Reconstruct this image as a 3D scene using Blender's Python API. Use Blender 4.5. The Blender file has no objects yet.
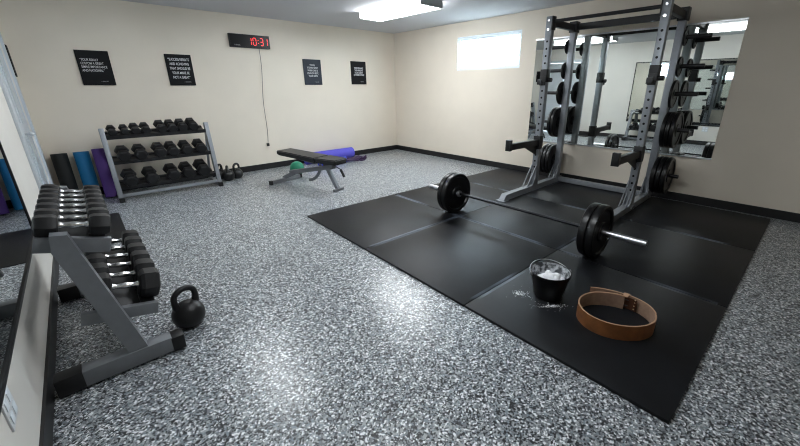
import bpy, bmesh, math, random
from mathutils import Vector, Matrix
random.seed(7)
PI = math.pi
SC = bpy.context.scene
COL = SC.collection
XL, XR, YB, YF, ZC = -0.381, 5.309, 6.411, -1.6, 2.44
MT = 0.019                                   # rubber tile thickness

# ------------------------------------------------------------------ materials
def new_mat(name):
    m = bpy.data.materials.new(name); m.use_nodes = True
    nt = m.node_tree; b = nt.nodes['Principled BSDF']
    return m, nt, b
def N(nt, t, **kw):
    n = nt.nodes.new(t)
    for k, v in kw.items(): setattr(n, k, v)
    return n
def mat(name, col, rough=0.5, metal=0.0, var=0.0, scale=20.0, bump=0.0, bscale=200.0, spec=0.5, coat=0.0):
    m, nt, b = new_mat(name)
    b.inputs['Base Color'].default_value = (*col, 1)
    b.inputs['Roughness'].default_value = rough
    b.inputs['Metallic'].default_value = metal
    b.inputs['Specular IOR Level'].default_value = spec
    b.inputs['Coat Weight'].default_value = coat
    tc = N(nt, 'ShaderNodeTexCoord')
    if var:
        nz = N(nt, 'ShaderNodeTexNoise'); nz.inputs['Scale'].default_value = scale; nz.inputs['Detail'].default_value = 4
        nt.links.new(tc.outputs['Object'], nz.inputs['Vector'])
        cr = N(nt, 'ShaderNodeValToRGB')
        cr.color_ramp.elements[0].position = .3; cr.color_ramp.elements[1].position = .7
        cr.color_ramp.elements[0].color = (*[c*(1-var) for c in col], 1)
        cr.color_ramp.elements[1].color = (*[min(1, c*(1+var)) for c in col], 1)
        nt.links.new(nz.outputs['Fac'], cr.inputs['Fac']); nt.links.new(cr.outputs['Color'], b.inputs['Base Color'])
    if bump:
        n2 = N(nt, 'ShaderNodeTexNoise'); n2.inputs['Scale'].default_value = bscale
        nt.links.new(tc.outputs['Object'], n2.inputs['Vector'])
        bp = N(nt, 'ShaderNodeBump'); bp.inputs['Strength'].default_value = bump; bp.inputs['Distance'].default_value = .002
        nt.links.new(n2.outputs['Fac'], bp.inputs['Height']); nt.links.new(bp.outputs['Normal'], b.inputs['Normal'])
    return m
def emis(name, col, s):
    m, nt, b = new_mat(name)
    b.inputs['Base Color'].default_value = (*col, 1)
    b.inputs['Emission Color'].default_value = (*col, 1); b.inputs['Emission Strength'].default_value = s
    return m

M = {}
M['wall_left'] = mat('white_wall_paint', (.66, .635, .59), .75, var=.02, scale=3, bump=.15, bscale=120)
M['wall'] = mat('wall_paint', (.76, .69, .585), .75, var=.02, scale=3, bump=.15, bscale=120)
M['ceil'] = mat('ceiling_paint', (.56, .57, .59), .85, bump=.25, bscale=90)
M['white'] = mat('white_gloss_trim', (.74, .79, .84), .4)
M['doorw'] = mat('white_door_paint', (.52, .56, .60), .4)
M['base'] = mat('black_rubber_baseboard', (.008, .008, .009), .45)
M['black'] = mat('black_powder_coat', (.006, .006, .007), .45, bump=.1)
M['rubber'] = mat('black_rubber', (.007, .0073, .008), .45, spec=.35, var=.25, scale=30, bump=.25, bscale=350)
M['plate'] = mat('bumper_plate_rubber', (.0045, .0045, .005), .33, spec=.4, var=.2, scale=12, bump=.1)
M['iron'] = mat('black_cast_iron', (.006, .006, .0065), .42, spec=.4, bump=.4, bscale=160)
M['hexr'] = mat('hex_rubber', (.006, .006, .007), .45, spec=.4, bump=.3, bscale=300)
M['chrome'] = mat('chrome', (.78, .79, .8), .2, metal=1)
M['steel'] = mat('brushed_steel', (.62, .63, .65), .33, metal=1, var=.06, scale=60)
M['darksteel'] = mat('dark_steel', (.10, .10, .11), .35, metal=1)
M['silver'] = mat('silver_powder_coat', (.28, .30, .325), .38, metal=.35, var=.05, scale=25, bump=.15)
M['grey'] = mat('grey_powder_coat', (.18, .19, .205), .42, metal=.25, var=.05, scale=25, bump=.15)
M['hole'] = mat('hole_shadow_black', (.004, .004, .004), .9)
M['poster'] = mat('black_canvas_print', (.006, .0065, .008), .8, spec=.3)
M['poster2'] = mat('charcoal_canvas_print', (.035, .042, .055), .7, spec=.3)
M['ink'] = mat('white_print', (.72, .73, .74), .6)
M['ink2'] = mat('grey_print', (.35, .36, .37), .6)
M['blue'] = mat('blue_foam', (.005, .16, .36), .6, bump=.3, bscale=150)
M['purple'] = mat('purple_foam', (.09, .035, .22), .6, bump=.3, bscale=150)
M['matblack'] = mat('black_foam', (.006, .008, .008), .6, bump=.3, bscale=150)
M['violet'] = mat('blue_violet_foam', (.09, .08, .55), .55, bump=.3, bscale=150)
M['band'] = mat('plum_elastic', (.035, .012, .06), .5)
M['bluemat'] = mat('bright_blue_foam', (.03, .06, .60), .5)
M['green'] = mat('green_vinyl', (.01, .22, .12), .45)
M['vinyl'] = mat('black_vinyl_upholstery', (.010, .0105, .011), .40, bump=.2, bscale=250)
M['chalk'] = mat('chalk', (.85, .86, .88), .9, bump=.6, bscale=120)
M['switch'] = mat('white_plastic', (.62, .64, .66), .35)
M['leaf'] = mat('leaves', (.30, .42, .24), .6, var=.3, scale=3)
M['bark'] = mat('bark', (.15, .1, .07), .8)
M['earth'] = mat('gravel_ground', (.24, .24, .23), .9, var=.2, scale=2)
M['mirror'] = mat('mirror_glass', (.86, .90, .88), .012, metal=1)
M['mirror2'] = mat('grey_mirror_glass', (.62, .66, .67), .015, metal=1)
M['shaft'] = mat('black_oxide_steel', (.045, .046, .05), .35, metal=1)
M['led'] = emis('red_led', (1, .05, .05), .75)
M['lamp'] = emis('lamp_diffuser', (.93, .97, 1.0), 13.0)
M['lamp2'] = emis('lamp_diffuser_dimmer', (.93, .97, 1.0), 8.5)
M['lampbody'] = mat('white_lamp_metal', (.45, .5, .52), .4)
M['clockface'] = mat('gloss_black_face', (.006, .006, .007), .3, spec=.25)

def leather(name, a, c):
    m = mat(name, a, .48, var=.3, scale=14, bump=.5, bscale=260); return m
M['leather'] = leather('saddle_leather', (.20, .075, .024), 0)
M['suede'] = mat('suede_lining', (.30, .19, .13), .85, var=.12, scale=40, bump=.5, bscale=400)
M['edge'] = mat('leather_edge', (.42, .25, .15), .6)
M['patch'] = mat('dark_leather', (.07, .024, .010), .4, var=.2, scale=30)
M['brass'] = mat('brass_rivet', (.75, .6, .38), .3, metal=1)

# speckled epoxy flake floor
def flake():
    m, nt, b = new_mat('epoxy_flake_floor')
    tc = N(nt, 'ShaderNodeTexCoord')
    def vor(scale, off):
        mp = N(nt, 'ShaderNodeMapping'); mp.inputs['Location'].default_value = (off, off*.7, 0)
        mp.inputs['Rotation'].default_value = (0, 0, off)
        nt.links.new(tc.outputs['Object'], mp.inputs['Vector'])
        v = N(nt, 'ShaderNodeTexVoronoi'); v.voronoi_dimensions = '2D'; v.inputs['Scale'].default_value = scale
        nt.links.new(mp.outputs['Vector'], v.inputs['Vector'])
        s = N(nt, 'ShaderNodeSeparateColor'); nt.links.new(v.outputs['Color'], s.inputs['Color'])
        return s
    def ramp(src, stops):
        r = N(nt, 'ShaderNodeValToRGB'); r.color_ramp.interpolation = 'CONSTANT'
        e = r.color_ramp.elements
        e[0].position = 0; e[0].color = (*stops[0][1], 1); e[1].position = stops[1][0]; e[1].color = (*stops[1][1], 1)
        for p, c in stops[2:]:
            k = e.new(p); k.color = (*c, 1)
        nt.links.new(src, r.inputs['Fac']); return r
    K, D, G, Bl, L, W = (.006, .007, .010), (.040, .046, .056), (.17, .185, .20), (.20, .24, .27), (.36, .385, .40), (.80, .83, .85)
    s1 = vor(100, 0.3); s2 = vor(150, 2.1)
    r1 = ramp(s1.outputs[0], [(0, K), (.20, D), (.32, G), (.50, Bl), (.64, L), (.84, W)])
    r2 = ramp(s2.outputs[1], [(0, K), (.18, G), (.40, D), (.52, L), (.82, W), (.92, Bl)])
    g = N(nt, 'ShaderNodeMath', operation='GREATER_THAN'); g.inputs[1].default_value = .55
    nt.links.new(s2.outputs[2], g.inputs[0])
    mx = N(nt, 'ShaderNodeMix', data_type='RGBA'); nt.links.new(g.outputs[0], mx.inputs[0])
    nt.links.new(r1.outputs['Color'], mx.inputs[6]); nt.links.new(r2.outputs['Color'], mx.inputs[7])
    nt.links.new(mx.outputs[2], b.inputs['Base Color'])
    b.inputs['Roughness'].default_value = .36
    b.inputs['Coat Weight'].default_value = .25; b.inputs['Coat Roughness'].default_value = .20
    bp = N(nt, 'ShaderNodeBump'); bp.inputs['Strength'].default_value = .12; bp.inputs['Distance'].default_value = .001
    nt.links.new(s1.outputs[2], bp.inputs['Height']); nt.links.new(bp.outputs['Normal'], b.inputs['Normal'])
    return m
M['floor'] = flake()
def tile_mat():
    m, nt, b = new_mat('recycled_rubber_tile')
    tc = N(nt, 'ShaderNodeTexCoord')
    n1 = N(nt, 'ShaderNodeTexNoise'); n1.inputs['Scale'].default_value = 3.0; n1.inputs['Detail'].default_value = 6
    n2 = N(nt, 'ShaderNodeTexNoise'); n2.inputs['Scale'].default_value = 320
    nt.links.new(tc.outputs['Object'], n1.inputs['Vector']); nt.links.new(tc.outputs['Object'], n2.inputs['Vector'])
    r = N(nt, 'ShaderNodeValToRGB'); r.color_ramp.elements[0].position = .35; r.color_ramp.elements[1].position = .7
    r.color_ramp.elements[0].color = (.004, .0045, .0055, 1); r.color_ramp.elements[1].color = (.009, .0105, .0135, 1)
    nt.links.new(n1.outputs['Fac'], r.inputs['Fac']); nt.links.new(r.outputs['Color'], b.inputs['Base Color'])
    b.inputs['Specular IOR Level'].default_value = .28
    sp = N(nt, 'ShaderNodeSeparateXYZ'); nt.links.new(tc.outputs['Generated'], sp.inputs[0])
    def mth(op, a, b2=None):
        k = N(nt, 'ShaderNodeMath', operation=op)
        for i_, v in enumerate((a, b2)):
            if v is None: continue
            if isinstance(v, (int, float)): k.inputs[i_].default_value = v
            else: nt.links.new(v, k.inputs[i_])
        return k.outputs[0]
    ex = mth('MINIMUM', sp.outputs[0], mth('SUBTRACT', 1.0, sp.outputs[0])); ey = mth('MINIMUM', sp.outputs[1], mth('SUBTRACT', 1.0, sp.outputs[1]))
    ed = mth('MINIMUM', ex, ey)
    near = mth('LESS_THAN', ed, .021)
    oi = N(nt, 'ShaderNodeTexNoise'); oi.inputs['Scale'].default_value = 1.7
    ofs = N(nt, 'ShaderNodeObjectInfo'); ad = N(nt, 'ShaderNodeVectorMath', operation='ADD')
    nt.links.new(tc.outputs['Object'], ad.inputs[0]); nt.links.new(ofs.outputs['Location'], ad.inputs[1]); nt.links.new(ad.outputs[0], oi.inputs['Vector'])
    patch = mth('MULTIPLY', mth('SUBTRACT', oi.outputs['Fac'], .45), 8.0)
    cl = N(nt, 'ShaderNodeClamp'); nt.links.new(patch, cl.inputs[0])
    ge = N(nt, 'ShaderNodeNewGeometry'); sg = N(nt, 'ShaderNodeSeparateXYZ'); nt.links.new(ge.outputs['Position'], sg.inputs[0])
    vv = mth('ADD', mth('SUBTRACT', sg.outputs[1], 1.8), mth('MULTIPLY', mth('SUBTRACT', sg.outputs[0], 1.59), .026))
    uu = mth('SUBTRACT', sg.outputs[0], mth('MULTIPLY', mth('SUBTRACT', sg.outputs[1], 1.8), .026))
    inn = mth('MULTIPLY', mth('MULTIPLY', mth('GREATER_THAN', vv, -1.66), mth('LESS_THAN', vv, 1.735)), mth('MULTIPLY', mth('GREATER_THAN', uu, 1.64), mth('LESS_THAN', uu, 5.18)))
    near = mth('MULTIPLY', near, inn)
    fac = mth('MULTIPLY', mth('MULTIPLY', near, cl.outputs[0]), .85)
    mx = N(nt, 'ShaderNodeMix', data_type='RGBA'); nt.links.new(fac, mx.inputs[0]); nt.links.new(r.outputs['Color'], mx.inputs[6]); mx.inputs[7].default_value = (.11, .13, .165, 1)  # dusty wear along inner seams, with their bluish gleam painted into the colour
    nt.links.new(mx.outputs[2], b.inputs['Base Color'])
    b.inputs['Roughness'].default_value = .47
    bp = N(nt, 'ShaderNodeBump'); bp.inputs['Strength'].default_value = .25; bp.inputs['Distance'].default_value = .0015
    nt.links.new(n2.outputs['Fac'], bp.inputs['Height']); nt.links.new(bp.outputs['Normal'], b.inputs['Normal'])
    return m
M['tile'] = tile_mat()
def bucket_in():
    m, nt, b = new_mat('chalky_black_plastic')
    tc = N(nt, 'ShaderNodeTexCoord'); n1 = N(nt, 'ShaderNodeTexNoise'); n1.inputs['Scale'].default_value = 32; n1.inputs['Detail'].default_value = 8
    nt.links.new(tc.outputs['Object'], n1.inputs['Vector'])
    r = N(nt, 'ShaderNodeValToRGB'); r.color_ramp.elements[0].position = .42; r.color_ramp.elements[1].position = .62
    r.color_ramp.elements[0].color = (.06, .065, .07, 1); r.color_ramp.elements[1].color = (.55, .57, .6, 1)
    nt.links.new(n1.outputs['Fac'], r.inputs['Fac']); nt.links.new(r.outputs['Color'], b.inputs['Base Color'])
    b.inputs['Roughness'].default_value = .8
    return m
M['bucket_in'] = bucket_in()
def glass():
    m = bpy.data.materials.new('window_glass'); m.use_nodes = True; nt = m.node_tree
    nt.nodes.clear()
    o = N(nt, 'ShaderNodeOutputMaterial'); t = N(nt, 'ShaderNodeBsdfTransparent'); g = N(nt, 'ShaderNodeBsdfGlossy')
    g.inputs['Roughness'].default_value = .02; t.inputs['Color'].default_value = (.95, .97, .96, 1)
    mx = N(nt, 'ShaderNodeMixShader'); mx.inputs[0].default_value = .06
    nt.links.new(t.outputs[0], mx.inputs[1]); nt.links.new(g.outputs[0], mx.inputs[2]); nt.links.new(mx.outputs[0], o.inputs[0])
    return m
M['glass'] = glass()

# ------------------------------------------------------------------ mesh builder
def frame_z(d):
    d = Vector(d).normalized()
    up = Vector((0, 0, 1)) if abs(d.z) < .95 else Vector((1, 0, 0))
    x = up.cross(d).normalized(); y = d.cross(x)
    return x, y, d
class MB:
    def __init__(s): s.bm = bmesh.new(); s.mi = 0
    def _f(s, vs):
        try:
            f = s.bm.faces.new(vs); f.material_index = s.mi; return f
        except ValueError: return None
    def box(s, c, size, rot=None, bev=0.0):
        R = rot.to_3x3() if rot else Matrix.Identity(3)
        c = Vector(c); h = Vector(size)/2
        vs = [s.bm.verts.new(c + R @ Vector((sx*h.x, sy*h.y, sz*h.z))) for sx in (-1, 1) for sy in (-1, 1) for sz in (-1, 1)]
        fs = [s._f([vs[i] for i in q]) for q in ((0, 1, 3, 2), (4, 6, 7, 5), (0, 4, 5, 1), (2, 3, 7, 6), (0, 2, 6, 4), (1, 5, 7, 3))]
        if bev:
            es = set(e for f in fs for e in f.edges)
            r = bmesh.ops.bevel(s.bm, geom=list(es), offset=bev, segments=2, affect='EDGES', profile=.6)
            for f in r['faces']: f.material_index = s.mi
        return s
    def beam(s, p0, p1, w, h, bev=0.0, up=(0, 0, 1)):
        p0, p1 = Vector(p0), Vector(p1); d = (p1-p0); L = d.length; d.normalize()
        up = Vector(up)
        if abs(d.dot(up)) > .97: up = Vector((1, 0, 0))
        y = up.cross(d).normalized(); z = d.cross(y)
        R = Matrix((d, y, z)).transposed()
        return s.box((p0+p1)/2, (L, w, h), R, bev)
    def lathe(s, prof, origin=(0, 0, 0), axis=(0, 0, 1), seg=32, rot0=0.0, close=True):
        o = Vector(origin); x, y, z = frame_z(axis)
        rings = []
        for r, h in prof:
            if r < 1e-6: rings.append([s.bm.verts.new(o + z*h)])
            else: rings.append([s.bm.verts.new(o + z*h + (x*math.cos(rot0+2*PI*k/seg) + y*math.sin(rot0+2*PI*k/seg))*r) for k in range(seg)])
        for a, b in zip(rings, rings[1:]):
            for k in range(seg):
                k2 = (k+1) % seg
                if len(a) == 1 and len(b) == 1: continue
                if len(a) == 1: s._f([a[0], b[k2], b[k]])
                elif len(b) == 1: s._f([a[k], a[k2], b[0]])
                else: s._f([a[k], a[k2], b[k2], b[k]])
        return s
    def cyl(s, p0, p1, r, seg=20, r2=None, rot0=0.0, ch=0.0):
        p0, p1 = Vector(p0), Vector(p1); L = (p1-p0).length; r2 = r if r2 is None else r2
        if ch: prof = [(0, 0), (r-ch, 0), (r, ch), (r2, L-ch), (r2-ch, L), (0, L)]
        else: prof = [(0, 0), (r, 0), (r2, L), (0, L)]
        return s.lathe(prof, p0, p1-p0, seg, rot0)
    def tube(s, pts, r, seg=12, closed=False):
        pts = [Vector(p) for p in pts]; n = len(pts); rings = []
        prev = None
        for i, p in enumerate(pts):
            if closed: t = pts[(i+1) % n]-pts[i-1]
            else: t = pts[min(i+1, n-1)]-pts[max(i-1, 0)]
            t.normalize()
            if prev is None: x, y, _ = frame_z(t)
            else:
                x = (prev - t*prev.dot(t)).normalized(); y = t.cross(x)
            prev = x
            rr = r[i] if isinstance(r, (list, tuple)) else r
            rings.append([s.bm.verts.new(p + (x*math.cos(2*PI*k/seg)+y*math.sin(2*PI*k/seg))*rr) for k in range(seg)])
        pairs = list(zip(rings, rings[1:]))
        if closed: pairs.append((rings[-1], rings[0]))
        for a, b in pairs:
            for k in range(seg): s._f([a[k], a[(k+1) % seg], b[(k+1) % seg], b[k]])
        if not closed:
            s._f(rings[0][::-1]); s._f(rings[-1])
        return s
    def prism(s, poly, o, u, v, n, t):            # 2D polygon in plane (u,v) at o, thickness t along n (centred)
        o, u, v, n = Vector(o), Vector(u), Vector(v), Vector(n)
        a = [s.bm.verts.new(o+u*p[0]+v*p[1]-n*t/2) for p in poly]
        b = [s.bm.verts.new(o+u*p[0]+v*p[1]+n*t/2) for p in poly]
        s._f(a[::-1]); s._f(b)
        for i in range(len(poly)):
            j = (i+1) % len(poly); s._f([a[i], a[j], b[j], b[i]])
        return s
    def strip(s, inner, outer, n, closed=False):  # two matching polylines (in plane), extruded by vector n
        n = Vector(n); A = [[s.bm.verts.new(Vector(p)) for p in L] for L in (inner, outer)]
        B = [[s.bm.verts.new(Vector(p)+n) for p in L] for L in (inner, outer)]
        m = len(inner); rng = range(m if closed else m-1)
        for i in rng:
            j = (i+1) % m
            s._f([A[0][i], A[0][j], A[1][j], A[1][i]]); s._f([B[0][i], B[1][i], B[1][j], B[0][j]])
            s._f([A[0][j], A[0][i], B[0][i], B[0][j]]); s._f([A[1][i], A[1][j], B[1][j], B[1][i]])
        if not closed:
            s._f([A[0][0], A[1][0], B[1][0], B[0][0]]); s._f([A[0][-1], B[0][-1], B[1][-1], A[1][-1]])
        return s
    def sphere(s, c, r, sc=(1, 1, 1), u=20, v=12):
        prof = [(math.sin(PI*i/v)*r, -math.cos(PI*i/v)*r) for i in range(v+1)]
        n0 = len(s.bm.verts); s.lathe(prof, (0, 0, 0), (0, 0, 1), u); s.bm.verts.ensure_lookup_table()
        for vv in s.bm.verts[n0:]: vv.co = Vector((vv.co.x*sc[0], vv.co.y*sc[1], vv.co.z*sc[2])) + Vector(c)
        return s
    def build(s, name, m, parent=None, smooth=True, ang=35):
        bmesh.ops.recalc_face_normals(s.bm, faces=s.bm.faces)
        me = bpy.data.meshes.new(name); s.bm.to_mesh(me); s.bm.free()
        for x in (m if isinstance(m, (list, tuple)) else [m]): me.materials.append(x)
        if smooth:
            me.shade_smooth(); me.set_sharp_from_angle(angle=math.radians(ang))
        o = bpy.data.objects.new(name, me); COL.objects.link(o)
        if parent: o.parent = parent
        return o
def tag(o, label, cat, group=None, kind=None):
    o['label'] = label; o['category'] = cat
    if group: o['group'] = group
    if kind: o['kind'] = kind
    return o
def thing(name, label, cat, loc=(0, 0, 0), rz=0, group=None):
    o = bpy.data.objects.new(name, None); COL.objects.link(o); o.empty_display_size = .05
    o.location = loc; o.rotation_euler = (0, 0, rz)
    return tag(o, label, cat, group)
def struct(o): o['kind'] = 'structure'; return o
def dup(root, label, loc, rot=None):
    c = root.copy(); COL.objects.link(c); c.location = loc
    if rot is not None: c.rotation_euler = rot
    c['label'] = label
    def rec(a, b):
        for ch in list(a.children):
            k = ch.copy(); COL.objects.link(k); k.parent = b; rec(ch, k)
    rec(root, c); return c
def text(s, size, m, loc, parent, name='lettering', face='-y', align='LEFT', space=1.0, th=.0006, bold=0.0, sx=1.0):
    cu = bpy.data.curves.new(name, 'FONT'); cu.body = s; cu.size = size; cu.align_x = align; cu.space_line = space
    cu.extrude = th; cu.offset = bold
    t = bpy.data.objects.new(name, cu); COL.objects.link(t)
    dg = bpy.context.evaluated_depsgraph_get()
    me = bpy.data.meshes.new_from_object(t.evaluated_get(dg))
    bpy.data.objects.remove(t)
    me.materials.clear(); me.materials.append(m)
    for v in me.vertices: v.co.x *= sx
    R = Matrix.Rotation(PI/2, 4, 'X')
    if face == '+x': R = Matrix.Rotation(PI/2, 4, 'Z') @ R
    me.transform(R)
    o = bpy.data.objects.new(name, me); COL.objects.link(o); o.parent = parent; o.location = loc
    return o

# ------------------------------------------------------------------ room shell
T = .12
struct(MB().box(((XL+XR)/2, (YB+YF)/2, -T/2), (XR-XL+2*T, YB-YF+2*T, T)).build('floor', M['floor'], smooth=False))
struct(MB().box(((XL+XR)/2, (YB+YF)/2, ZC+T/2), (XR-XL+2*T, YB-YF+2*T, T)).build('ceiling', M['ceil'], smooth=False))
struct(MB().box(((XL+XR)/2, YB+T/2, ZC/2), (XR-XL+2*T, T, ZC)).build('wall_back', M['wall'], smooth=False))
struct(MB().box(((XL+XR)/2, YF-T/2, ZC/2), (XR-XL+2*T, T, ZC)).build('wall_front', M['wall'], smooth=False))
# left wall with a doorway
DY0, DY1, DZ = 4.68, 5.93, 2.03
w = MB()
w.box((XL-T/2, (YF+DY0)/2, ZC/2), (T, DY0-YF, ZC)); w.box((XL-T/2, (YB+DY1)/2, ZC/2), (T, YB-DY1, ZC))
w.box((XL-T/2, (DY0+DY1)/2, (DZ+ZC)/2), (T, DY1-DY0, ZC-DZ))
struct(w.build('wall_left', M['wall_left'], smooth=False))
# right wall with the window opening
WY0, WY1, WZ0, WZ1 = 3.315, 4.625, 1.655, 2.205
w = MB()
w.box((XR+T/2, (YF+WY0)/2, ZC/2), (T, WY0-YF, ZC)); w.box((XR+T/2, (YB+WY1)/2, ZC/2), (T, YB-WY1, ZC))
w.box((XR+T/2, (WY0+WY1)/2, WZ0/2), (T, WY1-WY0, WZ0)); w.box((XR+T/2, (WY0+WY1)/2, (ZC+WZ1)/2), (T, WY1-WY0, ZC-WZ1))
struct(w.build('wall_right', M['wall'], smooth=False))
# window
wf = MB()
fx = XR+.055; fw = .035
for (y0, y1, z0, z1) in ((WY0, WY1, WZ0, WZ0+fw), (WY0, WY1, WZ1-fw, WZ1), (WY0, WY0+fw, WZ0+fw, WZ1-fw), (WY1-fw, WY1, WZ0+fw, WZ1-fw)):
    wf.box((fx, (y0+y1)/2, (z0+z1)/2), (.06, y1-y0, z1-z0))
win = struct(wf.build('window_1', M['white'], smooth=False))
s_ = MB(); f2 = .022
for (y0, y1, z0, z1) in ((WY0+fw, WY1-fw, WZ0+fw, WZ0+fw+f2), (WY0+fw, WY1-fw, WZ1-fw-f2, WZ1-fw), (WY0+fw, WY0+fw+f2, WZ0+fw+f2, WZ1-fw-f2), (WY1-fw-f2, WY1-fw, WZ0+fw+f2, WZ1-fw-f2)):
    s_.box((fx+.012, (y0+y1)/2, (z0+z1)/2), (.03, y1-y0, z1-z0))
s_.build('sash', M['white'], win, smooth=False)
MB().box((fx+.014, (WY0+WY1)/2, (WZ0+WZ1)/2), (.004, WY1-WY0-2*fw-2*f2, WZ1-WZ0-2*fw-2*f2)).build('pane', M['glass'], win, smooth=False)
# casing of the window (thin flat white returns)
r_ = MB()
for (y0, y1, z0, z1) in ((WY0, WY1, WZ0, WZ0+.008), (WY0, WY1, WZ1-.008, WZ1), (WY0, WY0+.008, WZ0+.008, WZ1-.008), (WY1-.008, WY1, WZ0+.008, WZ1-.008)):
    r_.box((XR+.0125, (y0+y1)/2, (z0+z1)/2), (.025, y1-y0, z1-z0))
r_.build('window_return', M['white'], win, smooth=False)
# door in the left wall
d = MB(); cw = .075
d.box((XL+.010, DY0-cw/2, (DZ+cw)/2), (.02, cw, DZ+cw), bev=.004); d.box((XL+.010, DY1+cw/2, (DZ+cw)/2), (.02, cw, DZ+cw), bev=.004)
d.box((XL+.010, (DY0+DY1)/2, DZ+cw/2), (.02, DY1-DY0, cw), bev=.004)
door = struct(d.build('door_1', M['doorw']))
d = MB()
for i in range(2):
    y0 = DY0+.006+i*(DY1-DY0)/2; y1 = y0+(DY1-DY0)/2-.012; yc = (y0+y1)/2
    d.box((XL-.03, yc, DZ/2), (.035, y1-y0, DZ-.01))
    for (z0, z1) in ((.15, .92), (1.05, 1.9)):
        d.box((XL-.010, yc, z0), (.008, y1-y0-.2, .02)); d.box((XL-.010, yc, z1), (.008, y1-y0-.2, .02))
        for yy in (y0+.1, y1-.1): d.box((XL-.010, yy, (z0+z1)/2), (.008, .02, z1-z0))
d.build('door_panel', M['doorw'], door, smooth=False)
k = MB(); k.cyl((XL-.012, DY0+.62-.05, .95), (XL+.03, DY0+.62-.05, .95), .012); k.sphere((XL+.035, DY0+.57, .95), .022)
k.build('door_knob', M['steel'], door)
# baseboards
bh, bt = .098, .012
def bb(name, c, s): struct(MB().box(c, s).build(name, M['base'], smooth=False))
bb('baseboard_back', ((XL+XR)/2, YB-bt/2, bh/2), (XR-XL-2*bt, bt, bh))
bb('baseboard_right', (XR-bt/2, (YF+YB)/2, bh/2), (bt, YB-YF, bh))
o = MB(); o.box((XL+bt/2, (YF+DY0-cw)/2, bh/2), (bt, DY0-cw-YF, bh)); o.box((XL+bt/2, (DY1+cw+YB)/2, bh/2), (bt, YB-DY1-cw, bh))
struct(o.build('baseboard_left', M['base'], smooth=False))
bb('baseboard_front', ((XL+XR)/2, YF+bt/2, bh/2), (XR-XL-2*bt, bt, bh))

# ------------------------------------------------------------------ ceiling lights
def lamp(x, y0, y1, w, label, em='lamp'):
    t = thing('ceiling_light', label, 'ceiling light', ((x), (y0+y1)/2, ZC), 0, 'wraparound ceiling lights')
    L = (y1-y0)
    b = MB(); b.box((0, 0, -.0125), (w*.8, L-.03, .025))
    b.build('housing', M['lampbody'], t, smooth=False)
    prof = [(-w/2, -.012), (-w/2, -.070), (-w/2+.012, -.085), (w/2-.012, -.085), (w/2, -.070), (w/2, -.012)]
    e = MB(); e.prism([(p[0], p[1]+.0) for p in prof], (0, 0, -.002), (1, 0, 0), (0, 0, 1), (0, 1, 0), L-.03)
    e.build('diffuser', M[em], t, smooth=False)
    for s in (-1, 1):
        c = MB(); c.prism([(p[0]*1.015, p[1]*1.02) for p in prof[1:5]]+[(w/2, 0), (-w/2, 0)], (0, s*(L/2-.008), -.001), (1, 0, 0), (0, 0, 1), (0, 1, 0), .016)
        c.build('end_cap', M['lampbody'], t, smooth=False)
lamp(3.66, 3.64, 4.98, .40, 'long white ceiling light between the far corner and the window, the only one seen directly')
lamp(1.24, 3.40, 4.80, .34, 'long ceiling light above the open floor, seen shining in the wall mirror', 'lamp2')
lamp(1.36, .75, 2.15, .34, 'long ceiling light above the near end of the rubber mat, seen at mirror top right', 'lamp2')

# ------------------------------------------------------------------ rubber tiles
xs = [1.60, 2.835, 4.07, 5.235]; ys = [.09, 1.255, 2.42, 3.585]
colw = ['open floor side', 'middle column', 'mirror wall side']; roww = ['near row', 'middle row', 'far row']
lab = {(0, 0): 'black rubber floor tile in the near corner under the leather belt and chalk bucket',
       (0, 1): 'black rubber floor tile in front of the barbell, middle one along the open floor edge',
       (0, 2): 'black rubber floor tile at the far left corner of the mat, beyond the left barbell plates',
       (1, 0): 'black rubber floor tile at the right of the belt, along the near right edge beside the barbell end',
       (1, 1): 'black rubber floor tile in the centre of the mat, beneath the barbell shaft',
       (1, 2): 'black rubber floor tile behind the left barbell plates, middle of the far edge',
       (2, 0): 'black rubber floor tile against the mirror wall at the near right corner of the mat',
       (2, 1): 'black rubber floor tile enclosed by the squat rack base frame',
       (2, 2): 'black rubber floor tile against the wall at the far corner, left of the squat rack'}
for i in range(3):
    for j in range(3):
        x0, x1, y0, y1 = xs[i], xs[i+1], ys[j], ys[j+1]; g = .006
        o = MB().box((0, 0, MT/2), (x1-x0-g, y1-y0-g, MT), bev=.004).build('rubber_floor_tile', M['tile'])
        aa = math.radians(-1.5); px_, py_ = (x0+x1)/2-1.6, (y0+y1)/2-1.8
        o.location = (1.59+px_*math.cos(aa)-py_*math.sin(aa), 1.8+px_*math.sin(aa)+py_*math.cos(aa), 0); o.rotation_euler.z = aa
        tag(o, lab[(i, j)], 'floor mat', 'black rubber tiles of the lifting area')
o = MB().box((0, 0, .004), (.58, 1.06, .008), bev=.002).build('rubber_mat', M['rubber'])
o.location = (-.17, 4.72, 0); tag(o, 'small black rubber mat on the floor between the near dumbbell rack and the yoga mats', 'floor mat')

# ------------------------------------------------------------------ mirrors
t = thing('wall_mirror', 'large frameless mirror on the right wall behind the squat rack', 'mirror', (XR, 1.846, .56))
MB().box((-.006, 0, .735), (.006, 2.40, 1.46)).build('glass', M['mirror'], t, smooth=False)
MB().box((-.0015, 0, .735), (.003, 2.40, 1.46)).build('backing', M['black'], t, smooth=False)
for nm, z in (('bottom_channel', -.002), ('top_channel', 1.472)):
    MB().box((-.009, 0, z), (.018, 2.41, .016)).build(nm, M['steel'], t, smooth=False)
t = thing('wall_mirror', 'black framed mirror on the left wall beside the near dumbbell rack', 'mirror', (XL, 2.17, .455))
MB().box((.010, 0, .75), (.004, 2.36, 1.46)).build('glass', M['mirror2'], t, smooth=False)
f = MB(); f.box((.009, 0, .010), (.018, 2.4, .02)); f.box((.009, 0, 1.49), (.018, 2.4, .02))
for y in (-1.19, 1.19): f.box((.009, y, .75), (.018, .02, 1.46))
f.build('frame', M['black'], t, smooth=False)

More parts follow.
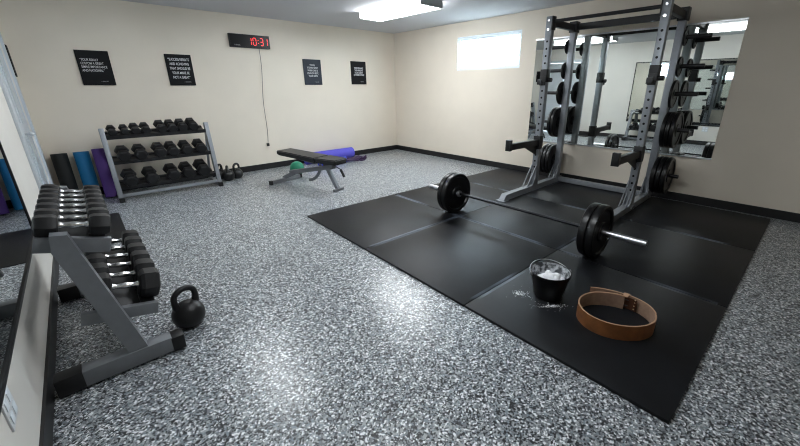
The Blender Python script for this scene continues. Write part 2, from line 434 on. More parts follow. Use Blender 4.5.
# ------------------------------------------------------------------ posters
def poster(x, z, w, h, m, lines, fs, label, al='LEFT', tx=None, ty=None, sub=None, sp=.95, subx=None, sx=.8):
    t = thing('poster', label, 'poster', (x, YB, z), 0, 'black motivational posters')
    MB().box((w/2, -.009, -h/2), (w, .018, h), bev=.002).build('canvas', m, t)
    tx = w*.1 if tx is None else tx
    ty = h*.25 if ty is None else ty
    for i, ln in enumerate(lines):
        text(ln, fs, M['ink'], (tx if al == 'LEFT' else w/2, -.0188, -ty-fs*.6-i*fs*sp), t, 'text_line', '-y', al, 1.0, bold=fs*.006, sx=sx)
    if sub: text(sub, fs*.42, M['ink2'], (subx if subx else w*.55, -.0188, -h*.90), t, 'signature', '-y', 'LEFT', sx=sx)
    return t
poster(.178, 1.826, .325, .415, M['poster'], ['\u201cYOUR REALLY', 'CUSTOM A GREAT', 'SIMPLE IMPORTANCE', 'AND NATIONAL.\u201d'], .040,
       'leftmost black poster with four lines of white quote text above the dumbbell rack', sub='\u2014 UNKNOWN', tx=.03, ty=.10, sx=.66, sp=1.05)
poster(1.108, 1.828, .325, .42, M['poster'], ['\u201cSUCCESS RESULTS', 'AND ACHIEVING', 'THAT SHOULD BE', 'YOUR MAKE BE', 'NOT A GREAT\u201d'], .050,
       'black poster with five bold lines of white text, second from the left, above the rack', al='CENTER', ty=.055, sub='\u2014 UNKNOWN', sp=1.2, sx=.62)
poster(3.178, 1.852, .345, .435, M['poster2'], ['TO ALL', 'IT\u2019S NOT EASY', 'WHEN ONE IS', 'I CAN DO BEST,', 'YOUR OWN'], .042,
       'charcoal grey poster with centred white text, right of the red digital clock', al='CENTER', ty=.085, sub='\u2014 UNKNOWN', sp=1.1, sx=.75)
poster(4.178, 1.857, .35, .43, M['poster'], ['PERSEVERANCE', 'THE WEIGHTS', 'DO BE GREAT', 'DETERMINATION'], .044,
       'black poster with four white lines of text nearest the room corner', al='CENTER', ty=.115, sub='\u2014 UNKNOWN', sx=.70)
t = thing('poster', 'dark picture seen edge-on on the left wall above the door casing side', 'poster', (XL, 6.12, 1.66))
MB().box((.012, 0, 0), (.024, .16, .32), bev=.002).build('canvas', M['poster'], t)

# ------------------------------------------------------------------ digital clock
t = thing('digital_clock', 'long black wall clock showing 10:31 in red digits with a hanging cord', 'clock', (1.995, YB, 2.07))
MB().box((.31, -.02, 0), (.62, .04, .195), bev=.004).build('case', M['black'], t)
MB().box((.31, -.0415, 0), (.60, .003, .175)).build('face', M['clockface'], t, smooth=False)
SEG = {'a': ((0, 1), (1, 1)), 'b': ((1, 1), (1, .5)), 'c': ((1, .5), (1, 0)), 'd': ((0, 0), (1, 0)), 'e': ((0, 0), (0, .5)), 'f': ((0, .5), (0, 1)), 'g': ((0, .5), (1, .5))}
dig = {'0': 'abcdef', '1': 'bc', '3': 'abgcd'}
for ch, x in (('1', .280), ('0', .355), ('3', .465), ('1', .535)):
    mb = MB(); W_, H_ = .046, .105
    for sname in dig[ch]:
        (a, b), (c, e) = SEG[sname]
        p0 = Vector((x+a*W_, -.044, -H_/2+b*H_)); p1 = Vector((x+c*W_, -.044, -H_/2+e*H_)); dd = (p1-p0).normalized()*.005
        mb.beam(p0+dd, p1-dd, .0015, .008) if sname in 'adg' else mb.beam(p0+dd, p1-dd, .0015, .008, up=(1, 0, 0))
    mb.build('digit', M['led'], t, smooth=False)
for zz in (.022, -.022): MB().box((.436, -.044, zz), (.010, .002, .010)).build('colon_dot', M['led'], t, smooth=False)
text('TIMER', .026, M['ink2'], (.06, -.0435, -.072), t, 'lettering', sx=1.3)
pts = [Vector((.445+(-.078)*s + .012*math.sin(s*9), -.010-.006*math.sin(s*PI), -.095-1.535*s)) for s in [i/24 for i in range(25)]]
c = MB().tube(pts, .0035, 8).build('power_cord', M['darksteel'], t)
MB().box((.445-.078, -.016, -1.645), (.04, .032, .05), bev=.005).build('plug', M['black'], c)

# wall outlet on left wall
t = thing('wall_outlet', 'white double outlet plate low on the left wall in the bottom left corner', 'outlet', (XL, 1.60, .375))
MB().box((.003, 0, 0), (.006, .125, .118), bev=.002).build('plate', M['switch'], t)
for y in (-.028, .028):
    for z in (-.026, .026):
        MB().box((.007, y, z), (.003, .034, .036), bev=.001).build('socket', M['white'], t)

# ------------------------------------------------------------------ hex dumbbells
def dumbbell(name, label, group, R, hl, gl, cap=False, m=None):
    """axis along local X, resting on z=0"""
    t = thing(name, label, 'dumbbell', (0, 0, 0), 0, group)
    zc = R*math.cos(PI/6)
    for s in (-1, 1):
        prof = [(0, 0), (R*.74, 0), (R*.90, hl*.07), (R, hl*.24), (R, hl*.76), (R*.90, hl*.93), (R*.74, hl), (0, hl)]
        MB().lathe(prof, (s*gl/2, 0, zc), (s, 0, 0), 6, rot0=0).build('head', M['hexr'], t, ang=25)
        if cap: MB().cyl((s*(gl/2+hl-.001), 0, zc), (s*(gl/2+hl+.0015), 0, zc), R*.22, 12).build('end_cap', M['steel'], t)
    n = 14; prof = [(0, -gl/2)]
    for i in range(n+1):
        u = -1+2*i/n; r = .0115+.0045*math.exp(-(u/.38)**2) + (.004 if abs(u) > .82 else 0)
        prof.append((r, u*gl/2))
    prof.append((0, gl/2))
    MB().lathe(prof, (0, 0, zc), (1, 0, 0), 16).build('handle', M['chrome'], t)
    return t
ordn = ['first', 'second', 'third', 'fourth', 'fifth', 'sixth', 'seventh', 'eighth']

# --- wall dumbbell rack (back)
RX0, RX1 = .20, 1.345
t = thing('dumbbell_rack', 'silver three-tier dumbbell rack against the back wall beneath the left posters', 'dumbbell rack', ((RX0+RX1)/2, 5.95, 0))
w2 = (RX1-RX0)/2
yb0, yt0 = -.17, -.03       # front post foot / top, relative
for s in (-1, 1):
    x = s*w2
    MB().beam((x, yb0, .03), (x, yt0, .905), .05, .085, .004, up=(0, -1, 0)).build('side_post', M['silver'], t)
    MB().beam((x, yb0-.04, .028), (x, .36, .028), .045, .045, .004).build('base_rail', M['silver'], t)
    MB().box((x, yb0-.06, .028), (.055, .05, .056), bev=.004).build('foot_cap', M['black'], t)
    MB().beam((x, .33, .05), (x, yt0+.05, .80), .03, .03, .003).build('rear_brace', M['silver'], t)
MB().beam((-w2, yb0-.01, .075), (w2, yb0-.01, .075), .03, .04, .003).build('lower_crossbar', M['silver'], t)
TIL = math.radians(14)
shelves = []     # front-edge y (rel), z
for (yf, zf) in ((-.075, .775), (-.125, .468), (-.165, .150)):
    shelves.append((yf, zf))
    s = MB(); R = Matrix.Rotation(TIL, 3, 'X')
    def P(a, b): v = R @ Vector((0, a, b)); return (0, yf+v.y, zf+v.z)
    c_ = P(.035, .012); s.box(c_, (2*w2-.05, .05, .022), R, .003)
    c_ = P(.215, .012); s.box(c_, (2*w2-.05, .05, .022), R, .003)
    c_ = P(.004, .018); s.box(c_, (2*w2-.05, .008, .050), R, .002)
    c_ = P(.125, .004); s.box(c_, (2*w2-.05, .24, .005), R)
    s.build('shelf', M['black'], t)
GW = 'hex dumbbells on the back wall rack'
rowsx = [([.30, .425, .535, .645, .815, .93, 1.055, 1.185], 'top'), ([.345, .52, .73, .875, 1.04, 1.215], 'middle'), ([.345, .565, .81, .99, 1.18], 'bottom')]
sizes = {'top': [.050, .050, .056, .056, .066, .066, .068, .070], 'middle': [.076]*6, 'bottom': [.084, .084, .086, .086, .092]}
for (xsr, rn), (yf, zf) in zip(rowsx, shelves):
    for i, x in enumerate(xsr):
        R_ = sizes[rn][i]
        last = len(xsr)-1
        place = 'leftmost' if i == 0 else ('rightmost' if i == last else ordn[i]+' from left')
        d = dumbbell('dumbbell', f"black hex dumbbell, {place} on the {rn} shelf of the back rack", GW, R_, R_*1.15, .10)
        R3 = Matrix.Rotation(TIL, 3, 'X'); off = R3 @ Vector((0, .125, .0235))
        d.location = (x, 5.95+yf+off.y, zf+off.z)
        d.rotation_euler = (Matrix.Rotation(TIL, 3, 'X') @ Matrix.Rotation(PI/2, 3, 'Z')).to_euler()

# --- near dumbbell rack on the left
NY0, NY1 = 2.12, 3.20
t = thing('dumbbell_rack', 'grey two-tier dumbbell rack standing near on the left beside the framed mirror', 'dumbbell rack', (0, NY0, 0))
def Pn(x, y, z): return (x, y-NY0, z)
for y in (NY0, NY1):
    MB().beam(Pn(-.27, y, .055), Pn(.11, y, .055), .075, .085, .004).build('foot', M['grey'], t)
    MB().box(Pn(-.300, y, .055), (.10, .082, .094), bev=.006).build('foot_cap', M['black'], t)
    MB().box(Pn(.135, y, .050), (.06, .082, .084), bev=.006).build('foot_cap', M['black'], t)
    MB().prism([(-.070, .095), (.008, .095), (-.140, .772), (-.195, .782), (-.206, .705)], Pn(0, y, 0), (1, 0, 0), (0, 0, 1), (0, 1, 0), .06).build('upright', M['grey'], t)
    iy = .050 if y == NY0 else -.050
    MB().beam(Pn(-.257, y+iy, .737), Pn(-.012, y+iy, .664), .035, .07, .003).build('tier_arm', M['grey'], t)
    MB().beam(Pn(-.20, y+iy, .325), Pn(.095, y+iy, .262), .035, .06, .003).build('tier_arm', M['grey'], t)
MB().beam(Pn(-.05, NY0+.04, .06), Pn(-.05, NY1-.04, .06), .04, .04, .003).build('lower_crossbar', M['grey'], t)
TN = math.atan2(.059, .275)
for (xa, za, xb, zb) in ((-.236, .757, -.02, .710), (-.150, .345, .090, .291)):
    s = MB()
    for (x, z) in ((xa+.03, za-.006), (xb-.03, zb+.006)):
        s.box(Pn(x, (NY0+NY1)/2, z), (.06, NY1-NY0-.14, .012), Matrix.Rotation(TN, 3, 'Y'), .002)
    s.box(Pn((xa+xb)/2, (NY0+NY1)/2, (za+zb)/2-.012), (xb-xa, NY1-NY0-.14, .008), Matrix.Rotation(TN, 3, 'Y'), .001)
    s.build('tray', M['black'], t)
def near_row(n, x, z, y0, y1, R, hl, gl, rn):
    for i in range(n):
        place = 'first at near end' if i == 0 else ('last at far end' if i == n-1 else ordn[i]+' from near end')
        R_ = R*(1-.02*i)
        d = dumbbell('dumbbell', f"chrome gripped hex dumbbell, {place} on {rn} tier of near rack", 'hex dumbbells on the near rack', R_, hl, gl)
        d.location = (x, y0+(y1-y0)*i/(n-1), z); d.rotation_euler = (0, TN, 0)
near_row(7, -.124, .742, 2.19, 2.97, .052, .078, .10, 'upper')
near_row(6, -.022, .3285, 2.25, 3.06, .081, .088, .11, 'lower')

# ------------------------------------------------------------------ kettlebells
def kettlebell(label, x, y, rz, R, H, group=None, m='iron'):
    t = thing('kettlebell', label, 'kettlebell', (x, y, 0), rz, group)
    prof = [(0, 0)]; zc = R*.90
    for i in range(25):
        a = -PI/2+PI*i/24
        z = zc+math.sin(a)*R; r = math.cos(a)*R
        if z < 0: continue
        prof.append((max(r, 0), z))
    MB().lathe(prof, (0, 0, 0), (0, 0, 1), 32).build('body', M[m], t)
    top = zc+R; hw = R*.68; hr = R*.19; pts = []; rr = []
    za = zc+R*.72
    cz = H-hr-hw*.80
    path = [(-hw*.80, za-.1*R), (-hw*.95, za+.12*R), (-hw*1.02, (za+cz)/2+.1*R), (-hw, cz)]
    for i in range(1, 12):
        a = PI-PI*i/12; path.append((math.cos(a)*hw, cz+math.sin(a)*hw*.80))
    path += [(-p[0], p[1]) for p in path[:4][::-1]]
    for p in path: pts.append((p[0], 0, p[1]))
    n = len(pts); rr = [hr*(1.25 if i < 2 or i > n-3 else 1.0) for i in range(n)]
    MB().tube(pts, rr, 14).build('handle', M[m], t)
    return t
kettlebell('large black kettlebell alone on the speckled floor beside the near dumbbell rack', .232, 2.30, math.radians(20), .088, .268)
kettlebell('small black kettlebell directly beside the back rack, half hidden behind its post', 1.475, 6.17, math.radians(50), .085, .25, 'small kettlebells by the back rack')
kettlebell('small black kettlebell in the middle of three at the back rack end', 1.535, 5.99, math.radians(70), .09, .24, 'small kettlebells by the back rack')
kettlebell('small black kettlebell farthest right of three beside the back rack', 1.685, 6.05, math.radians(35), .085, .25, 'small kettlebells by the back rack')

# ------------------------------------------------------------------ rolled mats
def roll_mesh(L, R, m, turns=5, th=.006):
    """spiral roll along +Z"""
    inner, outer = [], []
    n = turns*26
    r0 = R-turns*(th*1.08)
    for i in range(n+1):
        a = 2*PI*i/26; r = r0+(R-r0)*i/n
        inner.append((math.cos(a)*(r-th*.5), math.sin(a)*(r-th*.5), 0)); outer.append((math.cos(a)*(r+th*.5), math.sin(a)*(r+th*.5), 0))
    mb = MB().strip(inner, outer, (0, 0, L))
    mb.cyl((0, 0, .004), (0, 0, L-.012), r0, 20)
    return mb
def stand_roll(label, x, y, R, L, m, lean=.10, rz=0):
    o = roll_mesh(L, R, m).build('yoga_mat', M[m]); o.location = (x, y, .001+R*math.sin(lean)); o.rotation_euler = (-lean, 0, rz)
    return tag(o, label, 'yoga mat', 'rolled yoga mats leaning in the corner')
stand_roll('black rolled yoga mat standing at the left against the back wall', -.25, 6.24, .076, .60, 'matblack')
stand_roll('bright blue rolled yoga mat standing between black and purple rolls', -.045, 6.24, .076, .60, 'blue')
stand_roll('purple rolled yoga mat standing beside the back dumbbell rack', .128, 6.10, .070, .63, 'purple', lean=.17)

# rolls lying by the bench
o = roll_mesh(1.02, .105, 'violet', 6, .008).build('foam_roll', M['violet']); o.rotation_euler = (0, PI/2, 0); o.location = (2.96, 6.26, .109)
tag(o, 'thick blue violet foam roll lying along the back wall behind the bench', 'foam roll')
o = roll_mesh(.55, .060, 'bluemat', 4, .006).build('foam_roll', M['bluemat']); o.rotation_euler = (0, PI/2, math.radians(-3)); o.location = (3.05, 5.93, .064)
tag(o, 'thin bright blue rolled mat on the floor in front of the thick violet roll', 'foam roll')
t = thing('resistance_band', 'looped dark purple resistance bands lying on the floor at the end of the blue rolls', 'resistance band', (3.78, 5.88, .02))
for k_, (cx, cy, a, b, z) in enumerate(((-.05, 0, .17, .05, .028), (-.02, .015, .16, .06, .055), (.17, -.02, .09, .045, .018), (.19, 0, .08, .05, .05))):
    pts = [(cx+a*math.cos(u), cy+b*math.sin(u), z-.02+.018*math.sin(2*u+k_)+.012) for u in [2*PI*i/28 for i in range(28)]]
    MB().tube(pts, .017, 8, closed=True).build('band_loop', M['band'], t)
# green ball behind bench
o = MB().sphere((0, 0, .115), .115).build('exercise_ball', M['green']); o.location = (2.47, 5.57, 0)
tag(o, 'small green exercise ball on the floor partly hidden beneath the bench pad', 'ball')

# ------------------------------------------------------------------ adjustable bench
t = thing('weight_bench', 'adjustable black padded weight bench on grey frame in the open floor', 'weight bench', (2.31, 4.78, 0), math.radians(16))
def pad(name, y0, y1, z0, z1, wa, wb):
    mb = MB(); th = .06; ang = math.atan2(z1-z0, y1-y0)
    L = math.hypot(y1-y0, z1-z0)
    poly = [(-wa/2, 0), (wa/2, 0), (wb/2, L), (-wb/2, L)]
    u = Vector((1, 0, 0)); v = Vector((0, math.cos(ang), math.sin(ang))); n = u.cross(v)
    mb.prism(poly, Vector((0, y0, z0)), u, v, n, th)
    bmesh.ops.bevel(mb.bm, geom=list(mb.bm.edges), offset=.012, segments=3, affect='EDGES')
    o = mb.build(name, M['vinyl'], t)
    m2 = MB(); m2.prism([(p[0]*.85, p[1]*.96+.01) for p in poly], Vector((0, y0, z0))-n*(th/2+.005), u, v, n, .01); m2.build('pad_board', M['black'], o, smooth=False)
pad('seat_pad', -.62, -.27, .425, .43, .25, .30)
pad('back_pad', -.255, .52, .43, .47, .30, .27)
MB().beam((0, -.48, .34), (0, .42, .16), .06, .06, .004).build('main_beam', M['grey'], t)
MB().beam((0, .30, .17), (0, .58, .055), .06, .06, .004).build('rear_leg', M['grey'], t)
MB().beam((-.26, .55, .035), (.26, .55, .035), .055, .055, .004).build('rear_foot', M['grey'], t)
for s in (-1, 1): MB().box((s*.275, .55, .035), (.03, .062, .062), bev=.004).build('foot_cap', M['black'], t)
MB().beam((0, -.34, .33), (.0, -.52, .03), .05, .05, .004).build('front_leg', M['grey'], t)
MB().beam((-.09, -.53, .02), (.09, -.53, .02), .05, .035, .004).build('front_foot', M['grey'], t)
MB().beam((0, -.50, .385), (0, -.30, .345), .05, .04, .003).build('seat_bracket', M['darksteel'], t)
MB().beam((0, .45, .43), (0, -.15, .36), .045, .045, .003).build('back_support', M['grey'], t)
pts = [(.045, -.02-.30*math.sin(a)*.9, .36-.30+.30*math.cos(a)*1.0-.02) for a in [math.radians(x) for x in range(10, 150, 12)]]
pts = [(.045, .12-.27*math.cos(math.radians(a)), .36-.27*math.sin(math.radians(a))) for a in range(5, 95, 9)]
mb = MB()
inn = [(p[0], p[1], p[2]) for p in pts]; out = [(p[0], .12+(p[1]-.12)*1.16, .36+(p[2]-.36)*1.16) for p in pts]
mb.strip(inn, out, (.012, 0, 0)); mb.build('adjustment_arc', M['grey'], t)
MB().cyl((.04, -.56, .30), (.04, -.62, .20), .018, 12, ch=.003).build('grip', M['black'], t)
MB().cyl((.04, -.44, .345), (.04, -.565, .30), .008, 8).build('grip_rod', M['darksteel'], t)

# ------------------------------------------------------------------ squat rack
FX, BX, LY, RY, RH, US = 4.42, 5.07, 2.38, 1.17, 2.165, .075
Z0 = MT
t = thing('squat_rack', 'tall silver squat rack with black top beams standing before the wall mirror', 'squat rack', (FX, (LY+RY)/2, Z0))
def Q(x, y, z): return (x-FX, y-(LY+RY)/2, z-Z0)
for y in (LY, RY):
    mb = MB(); mb.box(Q(FX, y, Z0+.075+(RH-.075-Z0)/2), (US, US, RH-Z0-.075), bev=.004)
    mb.mi = 1
    z = .26
    while z < 1.96:
        mb.cyl(Q(FX-US/2-.0008, y, z), Q(FX-US/2+.004, y, z), .0125, 12); z += .0815
    mb.mi = 2
    for z in (RH-.045, RH-.145): mb.cyl(Q(FX-US/2-.008, y, z), Q(FX-US/2+.002, y, z), .014, 6)
    mb.build('front_upright', [M['silver'], M['hole'], M['chrome']], t)
    MB().box(Q(BX, y, Z0+.075+(RH-.09-.075-Z0)/2), (US, US, RH-.09-.075-Z0), bev=.004).build('rear_upright', M['silver'], t)
    # base foot with slanted nose
    mb = MB(); mb.prism([(3.63-FX, 0), (3.70-FX, .075), (BX+.09-FX, .075), (BX+.09-FX, 0)], Q(FX, y, Z0), (1, 0, 0), (0, 0, 1), (0, 1, 0), US)
    mb.box(Q(3.66, y, Z0+.004), (.11, .12, .008))
    mb.build('base_foot', M['silver'], t)
    # open triangular gusset in front of each front upright, small one on the rear
    for fx0, sgn, hh, ww in ((FX, -1, .27, .19), (BX, -1, .20, .13)):
        mb = MB()
        xo = fx0+sgn*US/2
        for sy in (-1, 1):
            yy = y+sy*(US/2-.004)
            mb.beam(Q(xo+sgn*ww, yy, Z0+.080), Q(xo, yy, Z0+.075+hh), .008, .026)
            mb.prism([(0, 0), (sgn*.07, 0), (0, .13)], Q(xo, yy, Z0+.075), (1, 0, 0), (0, 0, 1), (0, 1, 0), .006)
        mb.build('gusset', M['silver'], t)
    # side top beam and brackets
    MB().beam(Q(FX+US/2, y, RH-.065), Q(BX+.03, y, RH-.065), .05, .075, .003).build('side_top_beam', M['black'], t)
    MB().box(Q(BX, y, RH-.055), (US+.03, US+.022, .13), bev=.004).build('corner_bracket', M['black'], t)
    iy = -1 if y == LY else 1
    MB().box(Q(FX, y+iy*(US/2+.006), RH-.075), (US+.01, .014, .15), bev=.003).build('bracket_plate', M['black'], t)
MB().cyl(Q(FX, LY-US/2, RH-.055), Q(FX, RY+US/2, RH-.055), .019, 16).build('pull_up_bar', M['black'], t)
MB().beam(Q(BX, LY-US/2, RH-.055), Q(BX, RY+US/2, RH-.055), .05, .075, .003).build('rear_top_beam', M['black'], t)
MB().beam(Q(BX+.02, LY-US/2, Z0+.04), Q(BX+.02, RY+US/2, Z0+.04), .06, .065, .004).build('rear_base_beam', M['silver'], t)
for y in (LY, RY):
    for xx in (FX-.03, FX+.05, BX-.05, BX+.05):
        o_ = -1 if y == RY else 1
        MB().cyl(Q(xx, y+o_*(US/2), Z0+.04), Q(xx, y+o_*(US/2+.012), Z0+.04), .012, 6).build('bolt', M['chrome'], t)
    # J hooks
    s = 1
    mb = MB(); xf = FX-US/2
    mb.box(Q(FX-.002, y, 1.50), (US+.014, US+.014, .15), bev=.003)
    mb.box(Q(xf-.045, y, 1.405), (.085, US-.015, .022), bev=.003)
    mb.box(Q(xf-.088, y, 1.425), (.014, US-.015, .06), bev=.003)
    mb.box(Q(xf-.012, y, 1.44), (.012, US+.004, .11), bev=.002)
    sd = -1
    mb.cyl(Q(FX, y+sd*US/2, 1.45), Q(FX, y+sd*(US/2+.055), 1.45), .026, 12)
    mb.build('j_hook', M['black'], t)
    # safety spotter arms
    mb = MB(); z = .665
    mb.box(Q(FX-.004, y, z+.005), (US+.016, US+.016, .17), bev=.003)
    mb.beam(Q(FX-US/2-.005, y, z+.005), Q(3.74, y, z+.015), .055, .075, .003)
    mb.box(Q(3.72, y, z+.035), (.045, .068, .13), bev=.003)
    mb.prism([(0, 0), (-.30, 0), (0, -.13)], Q(FX-US/2-.004, y, z-.03), (1, 0, 0), (0, 0, 1), (0, 1, 0), .012)
    a = mb.build('safety_arm', M['black'], t)
# pegs
PZ = [1.880, 1.580, 1.285, .885, .345]
for side, y in ((1, LY), (-1, RY)):
    for z in PZ:
        mb = MB(); y0 = y+side*US/2
        mb.cyl(Q(BX, y0, z), Q(BX, y0+side*.008, z), .034, 16)
        mb.cyl(Q(BX, y0+side*.004, z), Q(BX, y0+side*.255, z), .0225, 16, ch=.003)
        mb.build('storage_peg', M['black'], t)

# ------------------------------------------------------------------ plates
def plate(label, D, th, hub=.026, group='weight plates stored on the rack pegs', big=True):
    """axis along local Y, centred on origin"""
    R = D/2; h = th/2
    t = thing('weight_plate', label, 'weight plate', (0, 0, 0), 0, group)
    if big:
        prof = [(hub, -h*.75), (R*.34, -h*.75), (R*.37, -h*.45), (R*.80, -h*.45), (R*.84, -h*.95), (R*.95, -h), (R*.99, -h*.75), (R, -h*.3),
                (R, h*.3), (R*.99, h*.75), (R*.95, h), (R*.84, h*.95), (R*.80, h*.45), (R*.37, h*.45), (R*.34, h*.75), (hub, h*.75), (hub, -h*.75)]
    else:
        prof = [(hub, -h), (R*.45, -h), (R*.5, -h*.5), (R*.86, -h*.5), (R*.9, -h), (R*.98, -h*.9), (R, -h*.5), (R, h*.5), (R*.98, h*.9), (R*.9, h), (R*.86, h*.5), (R*.5, h*.5), (R*.45, h), (hub, h), (hub, -h)]
    MB().lathe(prof, (0, 0, 0), (0, 1, 0), 48 if big else 32).build('disc', M['plate'], t, ang=30)
    if big: MB().lathe([(hub-.0005, -h*.80), (hub+.016, -h*.80), (hub+.016, h*.80), (hub-.0005, h*.80), (hub-.0005, -h*.80)], (0, 0, 0), (0, 1, 0), 24).build('hub_ring', M['darksteel'], t)
    return t
protos = {}
def put(label, D, th, loc, hub=.026, big=True, group='weight plates stored on the rack pegs', roll=0):
    key = (D, th, hub)
    if key not in protos:
        protos[key] = p = plate(label, D, th, hub, group, big); p.location = loc; p.rotation_euler = (0, roll, 0)
    else:
        p = dup(protos[key], label, loc, (0, roll, 0)); p['group'] = group
    return p
lev = ['top', 'second', 'third', 'fourth', 'lowest']
spec = [(.175, .020, 1), (.215, .024, 1), (.315, .030, 1), (.42, .045, 3), (.45, .052, 3)]
for side, y, sn in ((1, LY, 'left'), (-1, RY, 'right')):
    for i, (D, th, n) in enumerate(spec):
        if i == 3 and side == 1: n = 2
        yy = y+side*(US/2+.010)
        for k in range(n):
            yy += side*(th/2+.0008)
            if n == 1: lb = f"{['tiny', 'small', 'medium'][i]} black weight plate alone on the {lev[i]} peg, {sn} side of the squat rack"
            else: lb = f"large black weight plate, {lev[i]} peg, {sn} side of squat rack, {['nearest the upright', 'second from the upright', 'outermost of three'][k] if n == 3 else ['inner', 'outer'][k]+' of two'}"
            put(lb, D, th, (BX, yy, PZ[i]-.0032))
            yy += side*(th/2+.0008)

# ------------------------------------------------------------------ barbell
BXX, BZ = 2.925, MT+.2255
BYL, BYR = 2.47, 1.055            # inner collar faces (plates outside them)
BYL, BYR = 2.475, 1.045
t = thing('barbell', 'long steel barbell loaded with black bumper plates lying on the rubber mat', 'barbell', (BXX, 1.77, BZ-.2255))
z = .2255
def B(y): return (0, y-1.77, z)
MB().cyl(B(BYR-.01), B(BYL+.01), .0140, 16).build('shaft', M['shaft'], t)
for s, y in ((1, BYL), (-1, BYR)):
    MB().cyl(B(y-s*.028), B(y), .036, 24, ch=.004).build('inner_collar', M['steel'], t)
    mb = MB().cyl(B(y-s*.001), B(y+s*.445), .025, 24, ch=.003)
    mb.build('sleeve', M['steel'], t)
    MB().cyl(B(y+s*.4455), B(y+s*.4475), .017, 16).build('end_cap', M['darksteel'], t)
for s, y, sn in ((1, BYL, 'far left'), (-1, BYR, 'near right')):
    put(f'inner black bumper plate on the {sn} end of the floor barbell', .45, .062, (BXX, y+s*.0325, BZ), hub=.0256, group='bumper plates on the barbell')
    put(f'outer black bumper plate on the {sn} end of the floor barbell', .45, .062, (BXX, y+s*.0965, BZ), hub=.0256, group='bumper plates on the barbell')

# ------------------------------------------------------------------ chalk bucket
bx, by = 2.085, .935
t = thing('chalk_bucket', 'black plastic bucket filled with white chalk beside the leather belt', 'bucket', (bx, by, MT))
Rb, Rt, Hb = .092, .128, .185
def rad(h): return Rb+(Rt-Rb)*h/Hb
out = [(0, 0), (Rb-.004, 0), (Rb, .004), (rad(Hb-.03), Hb-.03), (rad(Hb-.03)+.004, Hb-.028), (Rt+.003, Hb-.006), (Rt+.004, Hb), (Rt-.001, Hb+.002), (Rt-.003, Hb)]
mb = MB().lathe(out, seg=48)
mb.mi = 1; mb.lathe([(Rt-.003, Hb), (rad(.02)-.004, .02), (0, .02)], seg=48)
mb.build('shell', [M['plate'], M['bucket_in']], t)
import mathutils
mb = MB()
for i in range(26):
    a = random.random()*2*PI; r = math.sqrt(random.random())*(rad(.10)-.035); s = random.uniform(.022, .036)
    mb.sphere((math.cos(a)*r, math.sin(a)*r, .118+(.022 if r < .045 else 0)+random.uniform(-.006, .006)), s, (1, random.uniform(.8, 1.1), random.uniform(.7, 1)), 8, 6)
mb.lathe([(0, .03), (rad(.03)-.006, .03), (rad(.105)-.006, .105), (rad(.105)-.02, .112), (0, .115)], seg=32)
o = mb.build('chalk', M['chalk'], t); o['kind'] = 'stuff'
# wire bail lying over the rim, with ears
pts = []
ax_ = Vector((math.cos(math.radians(-38)), math.sin(math.radians(-38)), 0)); bk = Vector((math.cos(math.radians(52)), math.sin(math.radians(52)), 0))
for i in range(21):
    u = PI*i/20
    pts.append(ax_*math.cos(u)*(Rt+.006) + bk*math.sin(u)*(Rt+.010) + Vector((0, 0, Hb-.012+.030*math.sin(u))))
MB().tube(pts, .0025, 8).build('bail_handle', M['steel'], t)
for s in (-1, 1):
    p = ax_*s*(Rt+.002)+Vector((0, 0, Hb-.012)); MB().cyl(p-ax_*s*.004, p+ax_*s*.010, .012, 12).build('ear', M['steel'], t)
# spilled chalk
mb = MB(); random.seed(3)
def spill(cx, cy, n, sx, sy, rot):
    for i in range(n):
        a, b = random.gauss(0, sx), random.gauss(0, sy)
        x = cx+a*math.cos(rot)-b*math.sin(rot); y = cy+a*math.sin(rot)+b*math.cos(rot)
        if math.hypot(x-bx, y-by) < Rb+.008: continue
        s = random.uniform(.0006, .0022)*(1.8 if random.random() < .08 else 1)
        mb.sphere((x, y, MT+s*.35), s, (1.2, 1, .5), 6, 4)
spill(1.96, 1.075, 170, .020, .026, .5); spill(1.985, .845, 230, .040, .010, -.72); spill(1.97, .95, 35, .07, .09, 0)
o = mb.build('chalk_dust', M['chalk']); tag(o, 'white chalk dust sprinkled on the rubber mat around the bucket', 'chalk', kind='stuff')

# ------------------------------------------------------------------ leather belt
cx, cy = 2.105, .515
t = thing('lifting_belt', 'tan leather weightlifting belt coiled on its edge on the near rubber tile', 'belt', (cx, cy, MT))
BHt, th = .094, .0095
def rfun(d):      # d degrees along spiral
    a = math.radians(d)
    e = .192*(1+.085*math.cos(2*(a-math.radians(130))))
    if d < 60: e -= .014*(1-d/60)**.7 + .0
    if d > 300:
        k_ = (d-300)/130; e += .003+.020*k_+.12*max(0, k_-.50)**1.3
    return e
D0, D1 = 2, 418
ang = [D0+(D1-D0)*i/150 for i in range(151)]
def ring(off): return [(math.cos(math.radians(d))*(rfun(d)+off), math.sin(math.radians(d))*(rfun(d)+off), 0) for d in ang]
mb = MB()
mb.strip(ring(-th*.15), ring(th*.5), (0, 0, BHt))
strap = mb.build('strap', M['leather'], t)
lin = MB().strip([(p[0], p[1], .0015) for p in ring(-th*.5)], [(p[0], p[1], .0015) for p in ring(-th*.15-.0003)], (0, 0, BHt-.003)).build('lining', M['suede'], t)
e = MB()
for zz in (-.0002, BHt-.001):
    e.strip([(p[0], p[1], max(0, zz)) for p in ring(-th*.40)], [(p[0], p[1], max(0, zz)) for p in ring(th*.42)], (0, 0, .0022))
e.build('edge_trim', M['edge'], t)
